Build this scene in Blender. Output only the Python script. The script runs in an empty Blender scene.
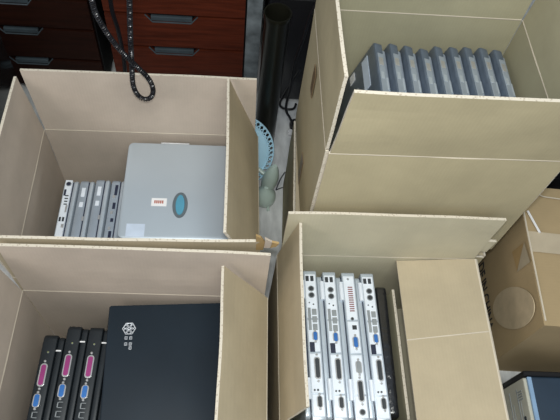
import bpy, bmesh, math, random
from mathutils import Vector, Matrix, noise
random.seed(7)
S = bpy.context.scene
COL = S.collection
V = Vector
# ---------------------------------------------------------------- camera
FW = V((0.085537, 0.505724, -0.858445)); RT = V((0.99589, -0.017644, 0.088838)); UP = V((-0.029781, 0.862515, 0.505154))
CAMZ = 1.55
cd = bpy.data.cameras.new('camera'); cam = bpy.data.objects.new('camera', cd); COL.objects.link(cam)
cd.sensor_width = 36; cd.lens = 36 * 597.1 / 560; cd.clip_start = .02
m = Matrix((RT, UP, -FW)).transposed().to_4x4(); m.translation = V((0, 0, CAMZ)); cam.matrix_world = m
S.camera = cam
# ---------------------------------------------------------------- light and exposure
w = bpy.data.worlds.new('world'); S.world = w; w.use_nodes = True
w.node_tree.nodes['Background'].inputs[0].default_value = (.74, .85, 1, 1)
w.node_tree.nodes['Background'].inputs[1].default_value = .23
def area(name, loc, target, sx, sy, power, col):
    l = bpy.data.lights.new(name, 'AREA'); l.shape = 'RECTANGLE'; l.size = sx; l.size_y = sy; l.energy = power; l.color = col
    o = bpy.data.objects.new(name, l); COL.objects.link(o); o.location = loc
    o.rotation_euler = (V(target) - V(loc)).to_track_quat('-Z', 'Y').to_euler(); return o
area('ceiling_lamp_light', (.15, -.1, 2.45), (.0, .5, .2), 1.2, .6, 19, (.98, 1, .93))
area('camera_flash', V((0, 0, CAMZ)) + UP*.05, V((0, 0, CAMZ)) + UP*.05 + FW, .06, .03, 5.5, (.95, .98, 1))
area('left_fill_light', (-1.5, -.7, 1.9), (.3, .6, .2), .9, .9, 11, (1, .92, .88))  # fill added to brighten faces turned left; no window known there
S.view_settings.view_transform = 'Standard'; S.view_settings.look = 'None'
S.view_settings.gamma = 1; S.view_settings.use_curve_mapping = False
S.view_settings.exposure = .55

# ---------------------------------------------------------------- materials
def nt(name, rough=.6, metal=0, spec=.4):
    mt = bpy.data.materials.new(name); mt.use_nodes = True
    b = mt.node_tree.nodes['Principled BSDF']
    b.inputs['Roughness'].default_value = rough; b.inputs['Metallic'].default_value = metal
    b.inputs['Specular IOR Level'].default_value = spec
    return mt, mt.node_tree, b
def mat(name, col, rough=.6, metal=0, spec=.4, var=.12, scale=18, bump=0, bscale=200, stretch=(1, 1, 1), coat=0):
    mt, t, b = nt(name, rough, metal, spec)
    tc = t.nodes.new('ShaderNodeTexCoord'); mp = t.nodes.new('ShaderNodeMapping'); mp.inputs['Scale'].default_value = stretch
    t.links.new(tc.outputs['Object'], mp.inputs[0])
    n = t.nodes.new('ShaderNodeTexNoise'); n.inputs['Scale'].default_value = scale; n.inputs['Detail'].default_value = 5
    t.links.new(mp.outputs[0], n.inputs['Vector'])
    r = t.nodes.new('ShaderNodeValToRGB')
    r.color_ramp.elements[0].position = .3; r.color_ramp.elements[1].position = .72
    r.color_ramp.elements[0].color = [c * (1 - var) for c in col] + [1]; r.color_ramp.elements[1].color = [min(1, c * (1 + var)) for c in col] + [1]
    t.links.new(n.outputs['Fac'], r.inputs[0]); t.links.new(r.outputs[0], b.inputs['Base Color'])
    if coat: b.inputs['Coat Weight'].default_value = coat; b.inputs['Coat Roughness'].default_value = .1
    if bump:
        n2 = t.nodes.new('ShaderNodeTexNoise'); n2.inputs['Scale'].default_value = bscale
        t.links.new(mp.outputs[0], n2.inputs['Vector'])
        bp = t.nodes.new('ShaderNodeBump'); bp.inputs['Strength'].default_value = bump; bp.inputs['Distance'].default_value = .002
        t.links.new(n2.outputs['Fac'], bp.inputs['Height']); t.links.new(bp.outputs[0], b.inputs['Normal'])
    return mt
def kraft(name, col, rib='X', var=.09):
    """corrugated cardboard liner: mottled kraft paper with faint flute ribs"""
    mt, t, b = nt(name, .78, 0, .25)
    tc = t.nodes.new('ShaderNodeTexCoord')
    n = t.nodes.new('ShaderNodeTexNoise'); n.inputs['Scale'].default_value = 7; n.inputs['Detail'].default_value = 8; n.inputs['Roughness'].default_value = .65
    t.links.new(tc.outputs['Object'], n.inputs['Vector'])
    wv = t.nodes.new('ShaderNodeTexWave'); wv.bands_direction = rib; wv.inputs['Scale'].default_value = 45; wv.inputs['Distortion'].default_value = .4
    t.links.new(tc.outputs['Object'], wv.inputs['Vector'])
    mx = t.nodes.new('ShaderNodeMath'); mx.operation = 'MULTIPLY_ADD'; mx.inputs[1].default_value = .04
    t.links.new(wv.outputs['Fac'], mx.inputs[0]); t.links.new(n.outputs['Fac'], mx.inputs[2])
    r = t.nodes.new('ShaderNodeValToRGB'); r.color_ramp.elements[0].position = .35; r.color_ramp.elements[1].position = .75
    r.color_ramp.elements[0].color = [c * (1 - var) for c in col] + [1]; r.color_ramp.elements[1].color = [c * (1 + var) for c in col] + [1]
    t.links.new(mx.outputs[0], r.inputs[0]); t.links.new(r.outputs[0], b.inputs['Base Color'])
    bp = t.nodes.new('ShaderNodeBump'); bp.inputs['Strength'].default_value = .05; bp.inputs['Distance'].default_value = .001
    t.links.new(wv.outputs['Fac'], bp.inputs['Height']); t.links.new(bp.outputs[0], b.inputs['Normal'])
    return mt
def flute(name):
    """open corrugated edge: pale liner with little dark flute holes"""
    mt, t, b = nt(name, .85, 0, .2)
    tc = t.nodes.new('ShaderNodeTexCoord')
    v = t.nodes.new('ShaderNodeTexVoronoi'); v.inputs['Scale'].default_value = 190
    t.links.new(tc.outputs['Object'], v.inputs['Vector'])
    r = t.nodes.new('ShaderNodeValToRGB'); r.color_ramp.elements[0].position = .12; r.color_ramp.elements[1].position = .42
    r.color_ramp.elements[0].color = (.36, .31, .24, 1); r.color_ramp.elements[1].color = (.56, .51, .42, 1)
    t.links.new(v.outputs['Distance'], r.inputs[0]); t.links.new(r.outputs[0], b.inputs['Base Color'])
    return mt
K_IN_A = kraft('kraft_pinkish', (.47, .40, .33)); K_OUT = kraft('kraft_tan', (.41, .345, .235))
K_IN_B = kraft('kraft_olive', (.35, .325, .22)); K_OUT_B = kraft('kraft_olive_outer', (.41, .355, .225))
K_D = kraft('kraft_pale', (.51, .465, .335)); K_E = kraft('kraft_brown', (.36, .27, .15), 'Y')
FL = flute('corrugated_edge'); CREASE = mat('worn_crease', (.54, .48, .38), .8, var=.1)
TORN = mat('torn_kraft', (.34, .23, .10), .8); DARKTAPE = mat('brown_tape', (.16, .11, .06), .4)
FLOOR = mat('floor_vinyl', (.56, .57, .56), .5, var=.22, scale=14, stretch=(3, 1, 1))
WALLM = mat('dark_wall_paint', (.08, .08, .08), .8)
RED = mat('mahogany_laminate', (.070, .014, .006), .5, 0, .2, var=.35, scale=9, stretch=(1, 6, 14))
BRN = mat('shaded_brown_laminate', (.014, .004, .002), .5, 0, .15, var=.35, scale=9, stretch=(1, 6, 14))  # the left cabinet's shade is put into this darker brown
BLACK = mat('black_gap', (.006, .006, .007), .5)
GREYP = mat('slate_handle_plastic', (.045, .06, .07), .3, var=.2)
SILV = mat('silver_blue_plastic', (.48, .54, .60), .33, .35, .5, var=.05, scale=40)
SILV2 = mat('silver_grey_plastic', (.34, .39, .45), .38, .3, .5, var=.08, scale=40)
SILVD = mat('smoky_grey_plastic', (.13, .165, .22), .3, .3, .5, var=.15, scale=40)
LIDM = mat('brushed_silver_lid', (.47, .53, .58), .38, .35, .5, var=.04, scale=6)
WHT = mat('pale_silver_panel', (.76, .81, .88), .4, .15, .5, var=.05, scale=50)
NAVY = mat('dark_seam', (.02, .025, .05), .4)
BLK = mat('black_laptop_plastic', (.012, .016, .02), .42, 0, .4, var=.15, scale=30)
BLKLID = mat('black_laptop_lid', (.006, .013, .021), .6, 0, .3, var=.12, scale=10)
BLUE = mat('vga_blue', (.03, .14, .42), .4); PINK = mat('parallel_pink', (.27, .035, .16), .4); STEEL = mat('connector_steel', (.55, .55, .55), .3, .6)
PORTK = mat('port_black', (.03, .035, .04), .5); PORTG = mat('port_grey', (.25, .27, .28), .5)
OVALB = mat('badge_blue', (.10, .36, .50), .15, .2, .6, coat=.8); OVALR = mat('badge_ring', (.19, .23, .25), .3, .5)
STK = mat('sticker_white', (.75, .75, .75), .5, var=.04); STKR = mat('sticker_red', (.40, .10, .06), .5); STKB = mat('sticker_pale_blue', (.55, .63, .75), .4)
INK = mat('black_ink', (.015, .013, .012), .7); LOGO = mat('logo_silver', (.55, .58, .62), .4, .2)
PBLUE = mat('pale_blue_plastic', (.45, .70, .84), .35, var=.05); TEAL = mat('grey_teal_plastic', (.46, .56, .50), .28, var=.08, coat=.4)
RUB = mat('black_rubber', (.008, .008, .010), .28, 0, .6); GLOSSK = mat('glossy_black', (.010, .011, .012), .18, 0, .6, coat=.3)
POLEM = mat('black_steel_tube', (.018, .018, .012), .28, .5, .5, stretch=(1, 1, .1))
BEIGE = mat('beige_bezel', (.50, .49, .41), .5, var=.06); CBLUE = mat('slate_blue_case', (.016, .034, .060), .55, var=.12); LBLUE = mat('pale_blue_trim', (.25, .38, .55), .4)
TAPE = mat('packing_tape', (.44, .37, .26), .2, 0, .6, var=.1); LABELP = mat('faded_round_sticker', (.47, .38, .25), .6, var=.1, scale=40)
PLUG = mat('white_plastic', (.6, .6, .6), .4)

# ---------------------------------------------------------------- helpers
def link(name, me, mats, parent=None):
    o = bpy.data.objects.new(name, me); COL.objects.link(o)
    for q in (mats if isinstance(mats, (list, tuple)) else [mats]): me.materials.append(q)
    if parent: o.parent = parent
    return o
def obj(name, bm, mats, parent=None, smooth=False):
    me = bpy.data.meshes.new(name); bmesh.ops.recalc_face_normals(bm, faces=bm.faces); bm.to_mesh(me); bm.free()
    if smooth:
        for p in me.polygons: p.use_smooth = True
        me.set_sharp_from_angle(angle=math.radians(40))
    return link(name, me, mats, parent)
def tag(o, label=None, cat=None, group=None, kind=None):
    for k, v in (('label', label), ('category', cat), ('group', group), ('kind', kind)):
        if v: o[k] = v
    return o
def thing(name, label, cat, loc=(0, 0, 0), rz=0, group=None):
    o = bpy.data.objects.new(name, None); COL.objects.link(o); o.empty_display_size = .05
    o.location = loc; o.rotation_euler = (0, 0, rz); return tag(o, label, cat, group)
def bx(bm, x0, x1, y0, y1, z0, z1, mi=0, bev=0, seg=2):
    r = bmesh.ops.create_cube(bm, size=1, matrix=Matrix.Translation(((x0+x1)/2, (y0+y1)/2, (z0+z1)/2)) @ Matrix.Diagonal((abs(x1-x0), abs(y1-y0), abs(z1-z0), 1)))
    vs = r['verts']; fs = {f for v in vs for f in v.link_faces}
    for f in fs: f.material_index = mi
    if bev:
        es = list({e for v in vs for e in v.link_edges})
        res = bmesh.ops.bevel(bm, geom=es, offset=bev, segments=seg, profile=.5, affect='EDGES', clamp_overlap=True)
        for f in res['faces']: f.material_index = mi
def rbox(bm, x0, x1, y0, y1, z0, z1, r, axis='Z', edge=.002, mi=0, n=5):
    """rounded-corner slab, corner radius r in the plane across axis, slim edge bevel"""
    d = {'X': ((y0, y1), (z0, z1), (x0, x1)), 'Y': ((x0, x1), (z0, z1), (y0, y1)), 'Z': ((x0, x1), (y0, y1), (z0, z1))}[axis]
    (a0, a1), (b0, b1), (c0, c1) = d
    def loop(ins, c):
        pts = []
        rr = max(r - ins, .0005)
        for cx, cy, s in ((a1-r, b1-r, 0), (a0+r, b1-r, 90), (a0+r, b0+r, 180), (a1-r, b0+r, 270)):
            for k in range(n+1):
                an = math.radians(s + 90*k/n); pts.append((cx + rr*math.cos(an), cy + rr*math.sin(an), c))
        out = []
        for p in pts:
            q = {'X': (p[2], p[0], p[1]), 'Y': (p[0], p[2], p[1]), 'Z': p}[axis]; out.append(bm.verts.new(q))
        return out
    e = edge; L = [loop(e, c0), loop(e*.3, c0+e*.3), loop(0, c0+e), loop(0, c1-e), loop(e*.3, c1-e*.3), loop(e, c1)]
    for A, B in zip(L, L[1:]):
        for i in range(len(A)):
            j = (i+1) % len(A); f = bm.faces.new((A[i], A[j], B[j], B[i])); f.material_index = mi
    for q in (L[0], L[-1]): bm.faces.new(q).material_index = mi
def tube(bm, pts, r, n=8, mi=0, cap=True):
    pts = [V(p) for p in pts]; rings = []; up = V((0, 0, 1)); t0 = (pts[1]-pts[0]).normalized()
    a = t0.cross(up if abs(t0.z) < .9 else V((1, 0, 0))).normalized()
    for i, p in enumerate(pts):
        t = (pts[min(i+1, len(pts)-1)] - pts[max(i-1, 0)]).normalized()
        a = (a - t*a.dot(t)).normalized(); b = t.cross(a); rr = r[i] if isinstance(r, (list, tuple)) else r
        rings.append([bm.verts.new(p + (a*math.cos(2*math.pi*k/n) + b*math.sin(2*math.pi*k/n))*rr) for k in range(n)])
    for A, B in zip(rings, rings[1:]):
        for k in range(n): bm.faces.new((A[k], A[(k+1) % n], B[(k+1) % n], B[k])).material_index = mi
    if cap:
        bm.faces.new(rings[0]).material_index = mi; bm.faces.new(rings[-1]).material_index = mi
def lathe(bm, prof, c=(0, 0, 0), n=32, mi=0, M=None):
    R = []
    for rr, z in prof:
        R.append([bm.verts.new((M or Matrix()) @ V((c[0]+rr*math.cos(2*math.pi*k/n), c[1]+rr*math.sin(2*math.pi*k/n), c[2]+z))) for k in range(n)])
    for A, B in zip(R, R[1:]):
        for k in range(n): bm.faces.new((A[k], A[(k+1) % n], B[(k+1) % n], B[k])).material_index = mi
    bm.faces.new(R[0]).material_index = mi; bm.faces.new(R[-1]).material_index = mi
def smooth_path(pts, n=8):
    P = [V(p) for p in pts]; out = []
    for i in range(len(P)-1):
        p0, p1, p2, p3 = P[max(i-1, 0)], P[i], P[i+1], P[min(i+2, len(P)-1)]
        for k in range(n):
            t = k/n; out.append(.5*((2*p1) + (p2-p0)*t + (2*p0-5*p1+4*p2-p3)*t*t + (3*p1-p0-3*p2+p3)*t**3))
    return out + [P[-1]]
T = .006
def sheet(bm, P, Q, o, h, n, t=T, insP=0, insQ=0, bow=.003, seed=0, crease=True, nu=16, nv=8, tear=0):
    """one cardboard panel hinged on P-Q, running h along o, thick t along n.
    material slots: 0 face towards -n, 1 face towards +n, 2 cut edge, 3 hinge crease"""
    P, Q, o, n = V(P), V(Q), V(o).normalized(), V(n).normalized(); e = (Q-P).normalized(); L = (Q-P).length
    G = [[], []]
    for side in (0, 1):
        for j in range(nv+1):
            v = j/nv; row = []
            for i in range(nu+1):
                u_ = i/nu
                x = (insP*v) + (L - insP*v - insQ*v)*u_
                hh = h*v + (tear*noise.noise(V((x*60, seed, 0))) if j == nv else 0)
                b = bow*math.sin(math.pi*v*.5)*math.sin(math.pi*u_) + .0025*noise.noise(V((x*6+seed, v*2, seed)))*min(1, v*3)
                row.append(bm.verts.new(P + e*x + o*hh + n*(b + t*side)))
            G[side].append(row)
    for side in (0, 1):
        for j in range(nv):
            for i in range(nu):
                f = bm.faces.new((G[side][j][i], G[side][j][i+1], G[side][j+1][i+1], G[side][j+1][i])); f.material_index = side
    for i in range(nu):
        for j in (0, nv):
            f = bm.faces.new((G[0][j][i], G[0][j][i+1], G[1][j][i+1], G[1][j][i])); f.material_index = 2 if j else 3
    for j in range(nv):
        for i in (0, nu):
            f = bm.faces.new((G[0][j][i], G[0][j+1][i], G[1][j+1][i], G[1][j][i])); f.material_index = 2
    if crease: tube(bm, [P + n*t*.5, Q + n*t*.5], t*.62, 8, 3)

def carton(label, x0, y1, wd, dp, z0, z1, rot, mats, flaps, group='open cardboard boxes of laptops', seed=1):
    """open carton: x0,y1 far-left rim corner. flaps: dict side -> (height, tilt inwards deg, insetP, insetQ)"""
    mi, mo = mats
    root = thing('cardboard_box', label, 'box', (x0, y1, z0), math.radians(rot), group)
    H = z1 - z0; M4 = [mi, mo, FL, CREASE]
    bm = bmesh.new(); bx(bm, 0, wd, -dp, 0, .0005, T, 0); obj('bottom_panel', bm, [mi], root)
    c = {'FL': V((0, 0, 0)), 'FR': V((wd, 0, 0)), 'NL': V((0, -dp, 0)), 'NR': V((wd, -dp, 0))}
    sides = {'far': ('FL', 'FR', V((0, 1, 0))), 'near': ('NL', 'NR', V((0, -1, 0))), 'left': ('NL', 'FL', V((-1, 0, 0))), 'right': ('NR', 'FR', V((1, 0, 0)))}
    for k, (s, (a, b, n)) in enumerate(sides.items()):
        A, B = c[a].copy(), c[b].copy()
        bm = bmesh.new(); inn = -T*.5
        sheet(bm, A + V((0, 0, T)), B + V((0, 0, T)), (0, 0, 1), H-T, n, bow=0, seed=seed+k, crease=False)
        obj('side_panel', bm, M4, root)
        if s in flaps:
            hh, tl, ia, ib = flaps[s]; a_ = math.radians(tl)
            o = -n*math.sin(a_) + V((0, 0, 1))*math.cos(a_); nn = n*math.cos(a_) + V((0, 0, 1))*math.sin(a_)
            A2, B2 = A + V((0, 0, H+.001)), B + V((0, 0, H+.001)); e = (B2-A2).normalized()
            bm = bmesh.new(); sheet(bm, A2+e*.002, B2-e*.002, o, hh, nn, insP=ia, insQ=ib, bow=.002, seed=seed*3+k)
            obj('flap', bm, M4, root)
    return root
def at_z(px, py, z):
    v = FW + RT*((px-280)/597.1) - UP*((py-210)/597.1); return V((0, 0, CAMZ)) + v*((z-CAMZ)/v.z)
def at_y(px, py, y):
    v = FW + RT*((px-280)/597.1) - UP*((py-210)/597.1); return V((0, 0, CAMZ)) + v*(y/v.y)
def dup(root, loc=None, rot=None, label=None):
    r = root.copy(); COL.objects.link(r)
    if loc is not None: r.location = loc
    if rot is not None: r.rotation_euler = rot
    if label: r['label'] = label
    for ch in root.children:
        c_ = ch.copy(); COL.objects.link(c_); c_.parent = r
        for g in ch.children:
            d = g.copy(); COL.objects.link(d); d.parent = c_
    return r

# ---------------------------------------------------------------- the setting
bm = bmesh.new(); bx(bm, -2.2, 2.2, -1.2, 2.3, -.05, 0); tag(obj('floor', bm, FLOOR), kind='structure')
bm = bmesh.new(); bx(bm, -2.2, 2.2, 2.3, 2.4, 0, 2.7); tag(obj('wall_back', bm, WALLM), kind='structure')

# ---------------------------------------------------------------- cabinets of drawers
def cabinet(x0, x1, y, zs, rm, label, handle_x, stile):
    root = thing('drawer_cabinet', label, 'cabinet', ((x0+x1)/2, y, 0), 0, 'drawer cabinets along the back'); W = (x1-x0)/2
    top = zs[-1]
    bm = bmesh.new(); bx(bm, -W, W, .012, .45, .02, top+.015, bev=.002); bx(bm, -W+.02, W-.02, .03, .43, 0, .02)
    obj('carcass', bm, BLACK, root)
    if stile:
        bm = bmesh.new(); bx(bm, W+.001, W+stile, -.002, .45, 0, top+.015, bev=.001); obj('side_panel', bm, STONE, root)
    for a, b in zip(zs, zs[1:]):
        bm = bmesh.new(); f0, f1 = a+.004, b-.006
        hx0, hx1 = handle_x[0]-(x0+x1)/2, handle_x[1]-(x0+x1)/2
        # drawer front with the pull cut into its top edge
        pts = [(-W+.004, f0), (W-.004, f0), (W-.004, f1), (hx1+.02, f1), (hx1, f1-.022), (hx0, f1-.022), (hx0-.02, f1), (-W+.004, f1)]
        A = [bm.verts.new((x, -.006, z)) for x, z in pts]; B = [bm.verts.new((x, .011, z)) for x, z in pts]
        bm.faces.new(A); bm.faces.new(B)
        for i in range(8): bm.faces.new((A[i], A[(i+1) % 8], B[(i+1) % 8], B[i]))
        d = obj('drawer', bm, rm, root)
        bm = bmesh.new(); tube(bm, [(hx0-.02, -.002, f1+.001), (hx0+.0, -.006, f1-.021), (hx1, -.006, f1-.021), (hx1+.02, -.002, f1+.001)], .0022, 6)
        bx(bm, hx0-.004, hx1+.004, -.004, .008, f1-.019, f1-.004, bev=.002)
        obj('handle', bm, GREYP, d)
    return root
STONE = mat('scuffed_grey_metal', (.13, .15, .16), .5, var=.45, scale=26)
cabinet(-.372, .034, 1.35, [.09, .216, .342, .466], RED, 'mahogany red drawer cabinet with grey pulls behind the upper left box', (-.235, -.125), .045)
cabinet(-.83, -.405, 1.35, [.022, .145, .268, .378, .49], BRN, 'brown drawer cabinet with its shade put into the darker colour, cut by the left edge of the picture', (-.665, -.575), 0)
bm = bmesh.new(); bx(bm, -.88, .075, 1.30, 1.82, .70, .73, bev=.003)  # unseen slab added above the frame to shade the drawers
shade_desk = thing('shade_desk', 'unseen dark desktop on legs added over the drawer cabinets for shade', 'shade_desk', (0, 0, 0)); obj('desktop', bm, BRN, shade_desk)
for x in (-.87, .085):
    bm = bmesh.new(); bx(bm, x, x+.03, 1.78, 1.81, 0, .70, bev=.002); obj('leg', bm, BLACK, shade_desk)

# ---------------------------------------------------------------- boxes
boxA = carton('open tan box in the upper left holding silver laptops and a silver lid', -.46, .929, .523, .392, 0, .33, .56, (K_IN_A, K_OUT),
    {'far': (.196, -3, -.009, .006), 'near': (.19, -1, 0, 0), 'left': (.19, -4, 0, 0), 'right': (.222, 20, -.002, .0)}, seed=1)
boxC = carton('open tan box in the lower left holding black laptops', -.429, .502, .514, .40, 0, .33, -.76, (K_IN_A, K_OUT),
    {'far': (.188, -3, 0, 0), 'left': (.19, -7, 0, 0), 'right': (.185, 31, 0, 0), 'near': (.18, -75, 0, 0)}, seed=5)
boxD = carton('open pale box in the bottom middle holding silver laptops with port panels up', .118, .600, .459, .372, 0, .33, 0, (K_D, K_OUT),
    {'far': (.186, 0, 0, 0), 'left': (.158, 12, 0, 0), 'right': (.184, 96, -.001, 0), 'near': (.18, -70, 0, 0)}, seed=9)
boxF = carton('tan box mostly hidden beneath the upper right open box', .171, 1.000, .450, .366, 0, .318, -2.2, (K_IN_B, K_OUT_B), {}, 'cardboard boxes', seed=13)
bm = bmesh.new(); bx(bm, -.002, .452, -.368, .002, .312, .318); obj('top_panel', bm, [K_OUT], boxF)
boxB = carton('open tan box standing highest in the upper right, holding nine grey laptops', .174, 1.003, .451, .369, .319, .688, .35, (K_IN_B, K_OUT_B),
    {'far': (.19, 0, 0, 0), 'near': (.186, -6, .006, 0), 'left': (.19, 0, 0, 0), 'right': (.19, -3, 0, 0)}, seed=17)
# tape remains on box B's left wall (its own dark marks)
bm = bmesh.new(); bx(bm, -.0085, -.0068, -.16, -.13, .27, .34); obj('tape_remnant', bm, DARKTAPE, boxB)
bm = bmesh.new(); bx(bm, -.0085, -.0068, -.215, -.185, .02, .11); obj('tape_remnant', bm, DARKTAPE, boxB)
# torn tabs
bm = bmesh.new(); sheet(bm, (.452, .004, .365), (.456, .004, .415), (1, 0, -.1), .024, (0, 1, 0), bow=0, seed=3, crease=False, nu=5, nv=4)
obj('torn_tab', bm, [K_D, K_OUT, FL, CREASE], boxD)
# fold line across box D's right flap, printed into the board as a narrow raised ridge
bm = bmesh.new(); tube(bm, [(.455-.18*k/8, -.177-.016*k/8, .3365-.0188*k/8+.002*math.sin(math.pi*k/16)) for k in range(9)], .0016, 6); obj('fold_line', bm, [CREASE], boxD)

# closed box E, MADE IN CHINA
E = thing('shipping_carton', 'closed brown taped box printed MADE IN CHINA at the right edge', 'box', (.717, .798, 0), math.radians(-3.2), 'cardboard boxes')
bm = bmesh.new(); NN = 10
def bulge(p, w_=.42, d_=.365, h_=.35):
    x, y, z = p; k = .006
    ex = math.sin(math.pi*min(max(x/w_, 0), 1)); ey = math.sin(math.pi*min(max(-y/d_, 0), 1)); ez = math.sin(math.pi*min(max(z/h_, 0), 1))
    nn = .003*noise.noise(V(p)*9)
    return V((x + (k*ey*ez+nn*ez)*(-1 if x < .001 else 1 if x > w_-.001 else 0), y + (k*ex*ez)*(1 if y > -.001 else -1 if y < -d_+.001 else 0), z + (k*.6*ex*ey+nn*ex)*(1 if z > h_-.001 else 0)))
bmesh.ops.create_cube(bm, size=1, matrix=Matrix.Translation((.21, -.1825, .175)) @ Matrix.Diagonal((.42, .365, .35, 1)))
bmesh.ops.subdivide_edges(bm, edges=bm.edges[:], cuts=NN, use_grid_fill=True)
for v in bm.verts: v.co = bulge(v.co)
obj('carton_body', bm, [K_E], E, True)
# printed text on its left face
def text_mesh(body, size, mtx, material, parent, name='printed_text', depth=.0004):
    cu = bpy.data.curves.new('t', 'FONT'); cu.body = body; cu.size = .04; cu.extrude = depth; cu.offset = .0006; cu.align_x = 'CENTER'; cu.align_y = 'CENTER'
    to = bpy.data.objects.new('t', cu); COL.objects.link(to); bpy.context.view_layer.update()
    me = bpy.data.meshes.new_from_object(to.evaluated_get(bpy.context.evaluated_depsgraph_get())); bpy.data.objects.remove(to)
    xs = [v.co.x for v in me.vertices]; ys = [v.co.y for v in me.vertices]
    me.transform(mtx @ Matrix.Diagonal((size[0]/(max(xs)-min(xs)), size[1]/(max(ys)-min(ys)), 1, 1))); return link(name, me, material, parent)
LF = Matrix(((0, 0, -1, 0), (-1, 0, 0, 0), (0, 1, 0, 0), (0, 0, 0, 1)))   # text x -> -y, text y -> +z, normal -x
text_mesh('MADE IN CHINA', (.238, .040), Matrix.Translation((-.0072, -.168, .092)) @ LF, [INK], E)
ME = (Matrix.Translation((.717, .798, 0)) @ Matrix.Rotation(math.radians(-3.2), 4, 'Z')).inverted()
def on_face(px, py, d):   # point on the carton's left face
    a = ME @ V((0, 0, CAMZ)); b = ME @ at_z(px, py, 0); t = (-d-a.x)/(b.x-a.x); return a + (b-a)*t
cc = on_face(512, 308, .0070); HV, VV = V((0, -.040, .103)), V((0, -.046, -.023))
bm = bmesh.new(); A = [bm.verts.new(cc + HV*math.cos(math.pi*k/20) + VV*math.sin(math.pi*k/20)) for k in range(40)]; B = [bm.verts.new(v.co + V((.002, 0, 0))) for v in A]
bm.faces.new(A)
for k in range(40): bm.faces.new((A[k], A[(k+1) % 40], B[(k+1) % 40], B[k]))
obj('round_sticker', bm, [LABELP], E)
for nm, mt_, ps, d in (('torn_patch', TORN, ((512, 252), (524, 242), (517, 271)), .0072), ('tape_end', TAPE, ((524, 242), (530, 262), (517, 272)), .0074)):
    bm = bmesh.new(); A = [bm.verts.new(on_face(*p, d)) for p in ps]; B = [bm.verts.new(on_face(*p, d-.003)) for p in ps]
    bm.faces.new(A); bm.faces.new(B)
    for k in range(3): bm.faces.new((A[k], A[(k+1) % 3], B[(k+1) % 3], B[k]))
    obj(nm, bm, [mt_], E)
def tape(pts, wv, name='tape_strip'):
    bm = bmesh.new(); prev = None
    for p in pts:
        a = bm.verts.new(V(p)); b = bm.verts.new(V(p)+V(wv))
        if prev: bm.faces.new((prev[0], a, b, prev[1]))
        prev = (a, b)
    return obj(name, bm, [TAPE], E)
tape([(.0, -.13, .3525)]+[(x, -.13-x*.05, .3535+.0036*math.sin(math.pi*x/.42)) for x in (.02, .05, .1, .15, .2, .3, .4)], (0, -.055, .0002))
bm = bmesh.new(); tube(bm, [(.004, -.01, .352), (.002, -.12, .3535), (.002, -.24, .3545), (.004, -.355, .352)], .0022, 6); obj('corner_crease', bm, [CREASE], E)
bm = bmesh.new(); tube(bm, [(.012, -.075, .3545), (.03, -.135, .357)], .0028, 6); obj('tape_fold', bm, [STK], E)
bm = bmesh.new(); tube(bm, [(.01, -.005, .3525), (.06, -.03, .3555), (.42, -.055, .353)], .0015, 6); obj('top_seam', bm, [CREASE], E)

# ---------------------------------------------------------------- connectors (built pointing +z, length along y)
def dsub(length, wdt, core, parent, x, y, z, name):
    bm = bmesh.new()
    rbox(bm, -wdt/2, wdt/2, -length*.39, length*.39, 0, .0020, wdt*.45, 'Z', .0005, 0)
    rbox(bm, -wdt*.33, wdt*.33, -length*.34, length*.34, .0019, .0028, wdt*.28, 'Z', .0003, 1)
    for s in (-1, 1): lathe(bm, [(.0026, 0), (.0026, .0026), (.0016, .0032)], (0, s*length*.46, 0), 10, 0)
    o = obj(name, bm, [STEEL, core], parent); o.location = (x, y, z); return o
def block(parent, name, x, y, z, wx, wy, material, h=.0012, bev=.0004):
    bm = bmesh.new(); bx(bm, -wx/2, wx/2, -wy/2, wy/2, 0, h, 0, bev, 1); o = obj(name, bm, [material], parent); o.location = (x, y, z); return o
def jack(parent, name, x, y, z, r, material):
    bm = bmesh.new(); lathe(bm, [(r*1.25, 0), (r*1.25, .0010), (r*.95, .0013)], n=16, mi=0); lathe(bm, [(r*.9, .0012), (r*.9, .0018), (r*.3, .0019)], n=16, mi=1)
    o = obj(name, bm, [PORTG, material], parent); o.location = (x, y, z); return o

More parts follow.
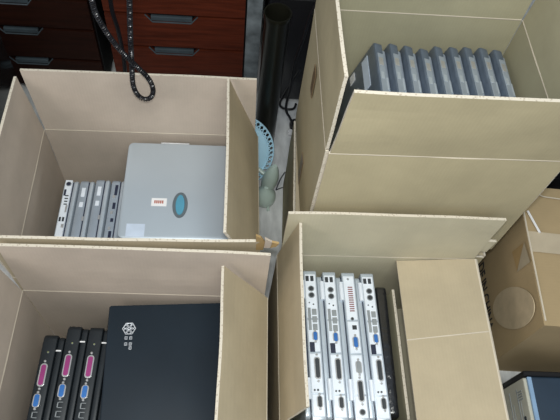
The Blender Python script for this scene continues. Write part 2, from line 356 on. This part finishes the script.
# --- silver laptops in box D: x thickness, y runs -L/2..L/2, ports on the top face at z=h
def laptop_D(label, variant):
    L, h, t = .338, .287, .043
    r = thing('laptop', label, 'laptop', group='silver laptops standing in the bottom middle box')
    bm = bmesh.new(); rbox(bm, -t/2+.013, t/2, -L/2, L/2, 0, h, .006, 'X', .002); obj('base', bm, [SILV], r, True)
    bm = bmesh.new(); rbox(bm, -t/2, -t/2+.011, -L/2+.006, L/2-.008, 0, h-.006, .01, 'X', .002); obj('display_lid', bm, [SILV], r, True)
    bm = bmesh.new(); bx(bm, -t/2+.010, -t/2+.0145, -L/2+.01, L/2-.01, .004, h-.010); obj('seam', bm, [NAVY], r)
    for yy in (L*.36, -L*.30):
        bm = bmesh.new(); tube(bm, [(-t/2+.010, yy-.022, h-.004), (-t/2+.010, yy+.022, h-.004)], .0055, 12); obj('hinge', bm, [WHT], r, True)
    z = h; x = .006
    bm = bmesh.new()
    for a, b in ((-.160, -.115), (-.112, -.028), (-.024, .048), (.052, .158)): bx(bm, -t/2+.0155, t/2-.003, a, b, h-.001, h+.0015, 0, .0008, 1)
    pp = obj('port_panel', bm, [WHT], r); z = h+.0012
    if variant == 0:
        for i, s in enumerate((-.0055, .0055)): block(pp, 'modem_socket', x+s-.001, .147, z, .0075, .013, PORTK)
        for yy in (.122, .106): jack(pp, 'round_socket', x+.001, yy, z, .0058, PORTK)
        jack(pp, 'screw', x-.005, .088, z, .0014, PORTK); jack(pp, 'screw', x+.004, .084, z, .0016, PORTK)
        block(pp, 'card_slot', x-.0065, .050, z, .0065, .052, PORTG)
        for k in range(3): block(pp, 'usb_socket', x+.0045, .066-k*.0175, z, .0105, .0145, PORTG)
        dsub(.028, .0125, BLUE, pp, x+.003, .010, z, 'vga_port')
        block(pp, 'network_socket', x-.005, -.014, z, .011, .022, NAVY)
        dsub(.062, .0135, PORTK, pp, x+.003, -.060, z, 'parallel_port')
        dsub(.032, .0125, PORTK, pp, x+.003, -.130, z, 'serial_port')
        jack(pp, 'screw', x-.006, -.106, z, .0018, PORTK); jack(pp, 'screw', x+.001, -.106, z, .002, PORTK)
    else:
        for k in range(12): block(pp, 'vent_slot', x+.002, .130-k*.0052, z, .011, .0027, MAROON, .0006, .0001)
        jack(pp, 'screw', x-.001, .150, z, .0022, PORTG)
        jack(pp, 'audio_socket', x, .054, z, .0032, PORTK); block(pp, 'power_socket', x+.003, .034, z, .010, .010, PORTK)
        dsub(.034, .0135, BLUE, pp, x+.002, .000, z, 'vga_port')
        dsub(.036, .0135, PORTG, pp, x+.003, -.055, z, 'serial_port')
        dsub(.060, .0135, PORTK, pp, x+.002, -.105, z, 'parallel_port')
        jack(pp, 'round_socket', x+.001, -.148, z, .0055, PORTK)
    return r
MAROON = mat('maroon_vent', (.22, .07, .07), .5)
d0 = laptop_D('leftmost silver laptop in the bottom middle box, partly under the tan flap', 0)
d2 = laptop_D('silver laptop with a ladder of reddish vents, third in the bottom middle box', 1)
d1 = dup(d0, label='second silver laptop in the bottom middle box, left of the one with reddish vents')
d3 = dup(d0, label='rightmost silver laptop in the bottom middle box, beside the black sleeve')
yaw = 0
for o, x, y in ((d0, .188, .411), (d1, .233, .409), (d2, .2775, .408), (d3, .3225, .407)):
    o.location = (x, y, .0075); o.rotation_euler = (0, 0, math.radians(1.2))
    o.scale = (1, 1, 1)
CRINK = mat('crinkled_black_film', (.012, .013, .015), .2, 0, .7, bump=1, bscale=60, coat=.5)
# black sleeve
bm = bmesh.new(); rbox(bm, .351, .374, .255, .555, .0065, .270, .012, 'X', .004)
for v in bm.verts: v.co.x += .004*noise.noise(v.co*25)
tag(obj('laptop_sleeve', bm, [CRINK], None, True), 'glossy black sleeve standing right of the silver laptops', 'sleeve')
bm = bmesh.new(); sheet(bm, (.380, .25, .0065), (.380, .545, .0065), (.03, 0, 1), .265, (1, 0, 0), bow=0, seed=6, crease=False)
tag(obj('cardboard_divider', bm, [K_IN_B, K_IN_B, FL, CREASE]), 'grey brown cardboard divider between the black sleeve and the folded pale flap', 'cardboard')

# --- black laptops in box C
def laptop_C(label):
    L, h, t = .30, .266, .044
    r = thing('laptop', label, 'laptop', group='black laptops standing in the lower left box')
    bm = bmesh.new(); rbox(bm, -t/2, t/2-.015, -L/2, L/2, 0, h, .012, 'X', .003); obj('base', bm, [BLK], r, True)
    bm = bmesh.new(); rbox(bm, t/2-.0135, t/2-.001, -L/2+.004, L/2-.003, 0, h-.004, .012, 'X', .003); lid = obj('display_lid', bm, [BLK], r, True)
    block(r, 'latch', t/2-.009, L/2-.035, h-.0045, .011, .003, STK, .002)
    z = h; x = -.0075
    jack(r, 'indicator_light', x+.001, .110, z, .0016, LEDY)
    dsub(.062, .0150, PINK, r, x-.001, .062, z, 'parallel_port')
    dsub(.036, .0150, BLUE, r, x-.002, .010, z, 'vga_port')
    for k in range(4):
        bm = bmesh.new(); y0 = -.018-k*.018
        bx(bm, -.006, -.004, -.006, .006, 0, .001); bx(bm, -.006, .005, .0048, .006, 0, .001); bx(bm, -.006, .005, -.006, -.0048, 0, .001)
        o = obj('usb_socket', bm, [PORTG], r); o.location = (x, y0, z)
    return r
LEDY = mat('olive_led', (.20, .22, .05), .4)
c0 = laptop_C('leftmost black laptop in the lower left box, set a little nearer than the others')
c1 = dup(c0, label='second black laptop from the left in the lower left box')
c2 = dup(c0, label='third black laptop from the left in the lower left box')
c3 = dup(c0, label='black laptop half hidden by the flat black lid in the lower left box')
for o, x, y, z in ((c0, -.367, .277, .0065), (c1, -.3195, .296, .010), (c2, -.2735, .294, .010), (c3, -.2275, .292, .0065)):
    o.location = (x, y, z); o.rotation_euler = (0, 0, math.radians(-1.5))
c4 = dup(c0, (.02, .27, .0065), (0, 0, 0), 'black laptop standing underneath the right end of the flat black lid')
# flat black laptop on top
r = thing('laptop', 'black laptop lying flat with a small white hexagon emblem on its lid', 'laptop', (-.090, .334, .2795), math.radians(2.6))
bm = bmesh.new(); rbox(bm, -.152, .147, -.15, .150, 0, .020, .006, 'Z', .003); obj('base', bm, [BLK], r, True)
bm = bmesh.new(); rbox(bm, -.152, .147, -.15, .150, .0215, .037, .005, 'Z', .003); lid = obj('display_lid', bm, [BLKLID], r, True)
bm = bmesh.new(); ec = V((-.107, .097, .037))
for a0 in range(0, 360, 60):
    p = [ec + V((math.cos(math.radians(a0+k)), math.sin(math.radians(a0+k)), 0))*.0135 for k in (0, 60)]; tube(bm, p, .0009, 5)
    q = ec + V((math.cos(math.radians(a0+30)), math.sin(math.radians(a0+30)), 0))*.0068
    tube(bm, [q + V((math.cos(t_), math.sin(t_), 0))*.0048 for t_ in [i*math.pi/6 for i in range(13)]], .0007, 5, cap=False)
obj('emblem', bm, [LOGO], lid)
bm = bmesh.new()
for yy, wds in ((-.0205, 2), (-.0335, 2), (-.0420, 1)):
    for k in range(wds):
        cx = ec.x - .005 + k*.0095 + (.0095 if wds == 1 else 0); cy = ec.y+yy
        for dx, dy, sx, sy in ((0, 0, .006, .0011), (0, .003, .006, .0010), (0, -.0028, .006, .001), (-.0025, 0, .001, .0068), (.0022, 0, .001, .0068)):
            bx(bm, cx+dx-sx/2, cx+dx+sx/2, cy+dy-sy/2, cy+dy+sy/2, .0368, .0374)
obj('emblem_lettering', bm, [LOGO], lid)
# --- silver laptops in box A
def laptop_A(label, kind):
    L, h, t = .268, .262, .036
    r = thing('laptop', label, 'laptop', group='silver laptops standing in the upper left box')
    bm = bmesh.new(); rbox(bm, -t/2, .004, -L/2, L/2, 0, h-.003, .014, 'X', .004); b = obj('base', bm, [SILV2 if kind else SILV], r, True)
    bm = bmesh.new(); rbox(bm, .0055, t/2-.001, -L/2+.004, L/2-.002, 0, h, .014, 'X', .0045); obj('display_lid', bm, [SILV], r, True)
    bm = bmesh.new(); bx(bm, .0025, .007, -L/2+.01, L/2-.010, .004, h-.0045); obj('seam', bm, [NAVY], r)
    z = h-.0032
    if kind == 0:
        bm = bmesh.new(); bx(bm, -t/2+.003, .002, -L/2+.05, L/2-.004, h-.005, h-.001, 0, .001, 1); pp = obj('port_panel', bm, [WHT], r); z = h-.0014
        jack(pp, 'audio_socket', -.006, .118, z, .0055, NAVY); block(pp, 'card_slot', -.011, .093, z, .005, .018, NAVY)
        for k in range(4): block(pp, 'vent_slot', -.005, .084-k*.008, z, .008, .0032, PORTK)
        for s in (-.0105, -.003): block(pp, 'usb_socket', s, .018, z, .005, .012, PORTK)
        block(pp, 'latch', -.001, .047, z, .004, .02, STEEL, .002)
        block(pp, 'network_socket', -.002, .000, z, .006, .01, STEEL)
    elif kind == 1:
        for yy, wy in ((.095, .026), (.06, .014), (-.06, .02)): block(r, 'socket_cover', -.006, yy, z, .009, wy, WHT)
        block(r, 'latch', .004, .02, z+.002, .005, .012, STEEL)
    else:
        for yy, wy in ((.10, .03), (.055, .018), (.015, .01), (-.03, .03)): block(r, 'socket_recess', -.004, yy, z, .007, wy, NAVY)
        for yy in (.08, .035, -.008): block(r, 'connector', -.007, yy, z, .006, .008, STEEL, .003)
    return r
a0 = laptop_A('leftmost silver laptop in the upper left box, its port panel facing up', 0)
a1 = laptop_A('second silver laptop from the left in the upper left box', 1)
a2 = dup(a1, label='third silver laptop from the left in the upper left box')
a3 = laptop_A('silver laptop with dark recesses right beside the flat silver lid', 2)
for o, x, y, z in ((a0, -.391, .694, .0065), (a1, -.3525, .694, .0085), (a2, -.3140, .697, .012), (a3, -.2755, .697, .0105)):
    o.location = (x, y, z); o.rotation_euler = (0, 0, math.radians(-.5))
a4 = dup(a1, (.03, .69, .0065), (0, 0, 0), 'silver laptop standing underneath the right end of the flat silver lid')
r = thing('laptop', 'large silver laptop lying flat with a blue oval badge on its lid', 'laptop', (-.104, .776, .2775), math.radians(.2))
bm = bmesh.new(); rbox(bm, -.152, .156, -.138, .138, 0, .022, .014, 'Z', .003); obj('base', bm, [SILV2], r, True)
bm = bmesh.new(); rbox(bm, -.150, .154, -.136, .136, .0235, .040, .014, 'Z', .005); lid = obj('display_lid', bm, [LIDM], r, True)
tl = at_z(180, 205, .3175) - V((-.104, .776, .2775)); cx, cy = tl.x, tl.y
def ell(bm, a, b, z0, z1, mi, k=40):
    A = [bm.verts.new((cx+a*math.cos(2*math.pi*i/k), cy+b*math.sin(2*math.pi*i/k), z0)) for i in range(k)]
    B = [bm.verts.new((cx+a*.92*math.cos(2*math.pi*i/k), cy+b*.96*math.sin(2*math.pi*i/k), z1)) for i in range(k)]
    for i in range(k): bm.faces.new((A[i], A[(i+1) % k], B[(i+1) % k], B[i])).material_index = mi
    bm.faces.new(B).material_index = mi
bm = bmesh.new(); ell(bm, .0185, .036, .0395, .0412, 0); ell(bm, .0108, .028, .0411, .0425, 1); obj('oval_badge', bm, [OVALR, OVALB], lid)
def on_lid(px, py):
    q = at_z(px, py, .3180) - V((-.104, .776, .2775)); return q.x, q.y
q = on_lid(159, 202); s = block(lid, 'sticker', q[0], q[1], .0398, .036, .022, STK, .0004, 0)
bm = bmesh.new()
for k in range(5): bx(bm, -.016+k*.0065, -.0115+k*.0065, -.006, .008, .0001, .0007)
s2 = obj('sticker_print', bm, [STKR], s); s2.scale = (.7, .6, 1)
q = on_lid(135, 230); block(lid, 'clear_sticker', q[0], q[1], .0398, .042, .034, STKB, .0004, 0)
bm = bmesh.new(); tube(bm, [(-.07, .139, .034), (.0, .139, .034)], .003, 8); obj('lid_latch', bm, [STEEL], lid)
# --- grey laptops leaning in box B
def laptop_B(label):
    L, h, t = .290, .296, .0325
    r = thing('laptop', label, 'laptop', group='grey laptops leaning in the upper right box')
    bm = bmesh.new(); rbox(bm, -t/2, t/2-.013, -L/2, L/2, 0, h, .009, 'X', .003); b = obj('base', bm, [SILVD], r, True)
    bm = bmesh.new(); rbox(bm, t/2-.0115, t/2-.001, -L/2+.003, L/2-.008, 0, h-.008, .009, 'X', .003); obj('display_lid', bm, [SILV2], r, True)
    bm = bmesh.new(); bx(bm, -t/2+.004, t/2-.015, -L/2+.10, L/2-.035, h-.001, h+.0015, 0, .0008, 1); obj('port_panel', bm, [SILV2], r)
    bm = bmesh.new(); bx(bm, t/2-.014, t/2-.0105, -L/2+.01, L/2-.01, .004, h-.011); obj('seam', bm, [NAVY], r)
    for yy in (L*.10, -L*.33):
        bm = bmesh.new(); tube(bm, [(t/2-.009, yy-.017, h-.008), (t/2-.009, yy+.017, h-.008)], .0055, 10); obj('hinge', bm, [SILV], r, True)
    block(r, 'port_cover', -.006, .085, h+.0014, .010, .022, STEEL); block(r, 'port_cover', -.007, .045, h+.0014, .008, .02, SILV)
    return r
ordn = ['leftmost', 'second', 'third', 'fourth', 'fifth', 'sixth', 'seventh', 'eighth', 'rightmost']
first = None
for k in range(9):
    lab = ordn[k] + (' of the nine grey laptops leaning in the upper right box' + '') if k in (0, 8) else ordn[k] + ' from the left of the nine grey laptops leaning in the upper right box'
    o = laptop_B(lab) if first is None else dup(first, label=lab)
    if first is None: first = o
    o.location = ((.2420 + k*.0360), .846 - .002*(k % 3), .327+.002*(k % 2) + .0047)
    if k == 3: o.location.z -= .001; o.location.y -= .012
    o.rotation_euler = (0, math.radians(16.5-.35*k), 0)
for nm, mt_, y0, y1, z0, z1 in (('underside_label', STKB, .045, .132, .236, .262), ('underside_label', STKB, .03, .06, .20, .225), ('underside_sticker', STK, .112, .136, .178, .200), ('underside_screw', STEEL, .075, .080, .205, .210)):
    bm = bmesh.new(); bx(bm, -.0170, -.0160, y0, y1, z0, z1); obj(nm, bm, [mt_], first)

# ---------------------------------------------------------------- behind the boxes
# black tube
t_ = thing('black_tube', 'tall black round tube standing on the floor between the boxes and drawers', 'tube', (.103, 1.13, 0))
bm = bmesh.new(); lathe(bm, [(.030, 0), (.031, .01), (.031, .545), (.034, .550), (.034, .562), (.031, .562), (.029, .550), (.0285, .30), (.0, .30)], n=40); obj('tube_wall', bm, [POLEM], t_, True)
# black filler cases, added to fill the dark gaps around the boxes
def gap_filler(label, x0, x1, y0, y1, h):
    r = thing('dark_gap_filler', label, 'computer', ((x0+x1)/2, y0, 0)); W = (x1-x0)/2; D = y1-y0
    bm = bmesh.new(); rbox(bm, -W, W, .02, D, .012, h, .01, 'Y', .003); obj('case', bm, [GLOSSK], r, True)
    bm = bmesh.new(); rbox(bm, -W, W, 0, .0195, .012, h, .012, 'Y', .005); fr = obj('front_bezel', bm, [RUB], r, True)
    for k in range(3): block(fr, 'drive_bay', 0, 0, 0, W*1.6, .034, BLACK).matrix_local = Matrix.Translation((0, .0005, h-.05-k*.05)) @ Matrix.Rotation(math.pi/2, 4, 'X')
    for sx in (-1, 1):
        for yy in (.05, D-.05):
            bm = bmesh.new(); lathe(bm, [(.014, 0), (.014, .012)], (sx*(W-.03), yy, 0), 14); obj('foot', bm, [RUB], r)
    return r
gap_filler('glossy black filler case added to fill the dark gap behind the upper right box', .095, .40, 1.34, 1.74, .56)
gap_filler('black filler case added to darken the gap behind the brown MADE IN CHINA box', .745, 1.05, .84, 1.20, .36)
gap_filler('black filler case added to fill the dark at the left edge beside the upper left box', -.86, -.62, .80, 1.22, .40)
bm = bmesh.new(); P = [at_y(327, -12, 1.15), at_y(312, 12, 1.16), at_y(303, 40, 1.18), at_y(295, 62, 1.2), at_y(291, 85, 1.22), at_y(286, 108, 1.23), at_y(290, 118, 1.225), at_z(294, 128, .012)]
tube(bm, smooth_path(P), .0042, 8); P2 = [at_y(300, 70, 1.22), at_y(281, 100, 1.24), at_y(283, 108, 1.235), at_y(293, 109, 1.23), at_y(296, 104, 1.23)]
tube(bm, smooth_path(P2), .004, 8); P3 = [at_z(294, 128, .014), at_z(289, 124, .03), at_y(284, 112, 1.24)]
cb = thing('power_cable', 'black power cable hanging down beside the upper right box to a plug', 'cable', at_z(294, 128, 0))
o = obj('cord', bm, [RUB], cb, True); o.matrix_parent_inverse = Matrix.Translation(-cb.location)
bm = bmesh.new(); lathe(bm, [(.010, 0), (.016, .004), (.018, .02), (.014, .032), (.006, .04)], n=18); o = obj('plug', bm, [RUB], cb, True)
bm = bmesh.new(); lathe(bm, [(.011, 0), (.012, .008), (.008, .014)], (-.014, -.024, 0), n=18); o = obj('connector_cap', bm, [PLUG], cb, True)
bm = bmesh.new(); tube(bm, smooth_path([at_z(285, 172, .0025), at_z(280, 180, .0025), at_z(276, 190, .0025)]), .0018, 6); tube(bm, smooth_path([at_z(286, 187, .0025), at_z(281, 188, .0025), at_z(276, 190, .0025)]), .0018, 6)
tag(obj('thin_wire', bm, [PORTK], None, True), 'thin grey wire lying on the floor beside the teal fan base', 'wire')

# fan: pale blue blade disc behind a lattice guard, teal housing
fan = thing('desk_fan', 'small fan with pale blue disc and grey teal body behind the upper left box', 'fan', (.045, 1.0, 0))
fc = V((-.036, .02, .135)); Rf = .118
Mf = Matrix.Translation(fc) @ Matrix.Rotation(math.radians(60), 4, 'X') @ Matrix.Rotation(math.radians(8), 4, 'Y')
bm = bmesh.new(); lathe(bm, [(.002, .012), (.03, .011), (.06, .008), (.102, .003), (.102, -.004), (.03, -.003), (.002, -.002)], n=48, M=Mf); obj('blade_disc', bm, [PBLUE], fan, True)
bm = bmesh.new()
for rr, zz in ((Rf, 0), (Rf-.016, .004)): tube(bm, [Mf @ V((rr*math.cos(i*math.pi/32), rr*math.sin(i*math.pi/32), zz)) for i in range(65)], .0022, 6, cap=False)
for i in range(48):
    a = i*math.pi/24
    for s in (-1, 1):
        b_ = a + s*math.pi/30
        tube(bm, [Mf @ V(((Rf-.016)*math.cos(a), (Rf-.016)*math.sin(a), .004)), Mf @ V((Rf*math.cos(b_), Rf*math.sin(b_), 0))], .0017, 5)
obj('lattice_guard', bm, [PBLUE], fan)
def skin(bm, pts): tube(bm, [p for p, _ in pts], [q for _, q in pts], 24)
o0 = V(fan.location)
bm = bmesh.new(); A_, B_ = at_y(275, 166, .975)-o0, at_y(265, 193, .965)-o0
skin(bm, [(A_.lerp(B_, t), max(.0015, .0235*math.sin(math.pi*min(max(t*.93+.04, 0), 1))**.6)) for t in [i/14 for i in range(15)]]); obj('motor_knob', bm, [TEAL], fan, True)
bm = bmesh.new(); C_, D_ = at_y(265, 188, .975)-o0, at_y(258, 200, .975)-o0; D_.z = max(D_.z, .002)
base = at_z(266, 199, .0)-o0
bm = bmesh.new(); lathe(bm, [(.026, 0), (.030, .004), (.032, .018), (.031, .034), (.023, .050), (.012, .062), (.006, .072)], (base.x-.004, base.y-.004, 0), n=28); obj('base', bm, [TEAL], fan, True)
bm = bmesh.new(); tube(bm, [(base.x+.006, base.y-.045, .005), (base.x+.004, base.y-.015, .012)], .0045, 8); obj('foot', bm, [TEAL], fan, True)
bm = bmesh.new(); tube(bm, [(base.x-.004, base.y-.004, .06), (base.x-.002, base.y+.035, .075), (fc.x, fc.y+.02, fc.z-.01)], .007, 10); obj('neck', bm, [TEAL], fan, True)

# coiled telephone cord hanging down over the upper left box
core = smooth_path([at_y(88, -25, .885), at_y(92, 0, .885), at_y(96, 14, .885), at_y(107, 33, .883), at_y(120, 50, .882), at_y(135, 65, .880), at_y(148, 78, .878), at_y(153, 89, .876), at_y(151, 97, .875), at_y(144, 99, .875), at_y(137, 94, .876),
    at_y(133, 84, .880), at_y(132, 70, .884), at_y(131, 50, .892), at_y(130, 25, .897), at_y(129, -25, .900)], 40)
# resample evenly
ln = [0]
for a, b in zip(core, core[1:]): ln.append(ln[-1] + (b-a).length)
Ltot = ln[-1]; N = int(Ltot/.0046*10); pts = []; j = 0; nrm = V((0, 1, 0))
for i in range(N+1):
    s = Ltot*i/N
    while j < len(ln)-2 and ln[j+1] < s: j += 1
    p = core[j].lerp(core[j+1], (s-ln[j])/max(1e-9, ln[j+1]-ln[j])); t = (core[j+1]-core[j]).normalized()
    a = (nrm - t*nrm.dot(t)).normalized(); b = t.cross(a); an = 2*math.pi*i/10
    pts.append(p + (a*math.cos(an) + b*math.sin(an))*.0042)
bm = bmesh.new(); tube(bm, pts, .0017, 5)
tag(obj('coiled_cord', bm, [RUB], None, True), 'black coiled telephone cord hanging in a loop over the upper left box', 'cord')
bm = bmesh.new(); tube(bm, smooth_path([at_y(108, -20, 1.27), at_y(112, 10, 1.27), at_y(118, 30, 1.27), at_y(124, 60, 1.28), at_y(126, 90, 1.28)]), .006, 8)
tag(obj('hanging_cable', bm, [RUB], None, True), 'straight black cable hanging in front of the drawers behind the coiled cord', 'cable')

# torn board tab curling off the right end of box A's near flap
MA = (Matrix.Translation((-.46, .929, 0)) @ Matrix.Rotation(math.radians(.56), 4, 'Z')).inverted()
for nm, mt_, ps, y in (('torn_tab', TORN, ((256, 236), (261, 238), (265, 243), (263, 250), (256, 250)), .533), ('torn_tab', K_IN_A, ((265, 239), (273, 243), (270, 248), (264, 248), (265, 243)), .530), ('torn_tab', TORN, ((272, 242.5), (279, 244), (276, 247), (270, 248)), .530)):
    bm = bmesh.new(); A = [bm.verts.new(MA @ at_y(*p, y)) for p in ps]; B = [bm.verts.new(MA @ (at_y(*p, y) + V((0, .004, .001)))) for p in ps]; n_ = len(ps)
    bm.faces.new(A); bm.faces.new(B)
    for k in range(n_): bm.faces.new((A[k], A[(k+1) % n_], B[(k+1) % n_], B[k]))
    obj(nm, bm, [mt_], boxA)
# computer case at lower right
pc = thing('computer_case', 'slate blue computer case with a beige front at the lower right corner', 'computer', (.703, .362, 0), math.radians(-1.5))
bm = bmesh.new(); rbox(bm, .014, .42, -.36, 0, .006, .205, .006, 'X', .003); obj('case_cover', bm, [CBLUE], pc, True)
bm = bmesh.new(); rbox(bm, -.004, .0135, -.36, -.002, .006, .199, .005, 'X', .003); fb = obj('front_bezel', bm, [BEIGE], pc, True)
bm = bmesh.new(); bx(bm, .003, .0135, -.36, -.002, .1995, .2065, 0, .001, 1); obj('trim_strip', bm, [LBLUE], pc)
bm = bmesh.new(); bx(bm, -.004, .10, .0, .012, .006, .206, 0, .002, 1); obj('side_edge', bm, [BLACK], pc)
for k, zz in enumerate((.155, .115, .075)):
    bm = bmesh.new(); bx(bm, -.0052, -.0038, -.33, -.02, zz, zz+.0022); bx(bm, -.0050, -.0038, -.30, -.05, zz+.012, zz+.0135); obj('drive_bay_line', bm, [PORTG], fb)
bm = bmesh.new(); bx(bm, -.0055, -.0038, -.098, -.086, .172, .180); obj('button', bm, [PORTK], fb)
bm = bmesh.new()
for k in range(4): bx(bm, -.0052, -.0038, -.030-k*.006, -.0275-k*.006, .160, .182)
obj('vent_slots', bm, [PORTG], fb)
for sx, sy in ((.03, -.03), (.39, -.03), (.03, -.33), (.39, -.33)):
    bm = bmesh.new(); lathe(bm, [(.012, 0), (.012, .007)], (sx, sy, 0), 12); obj('foot', bm, [RUB], pc)
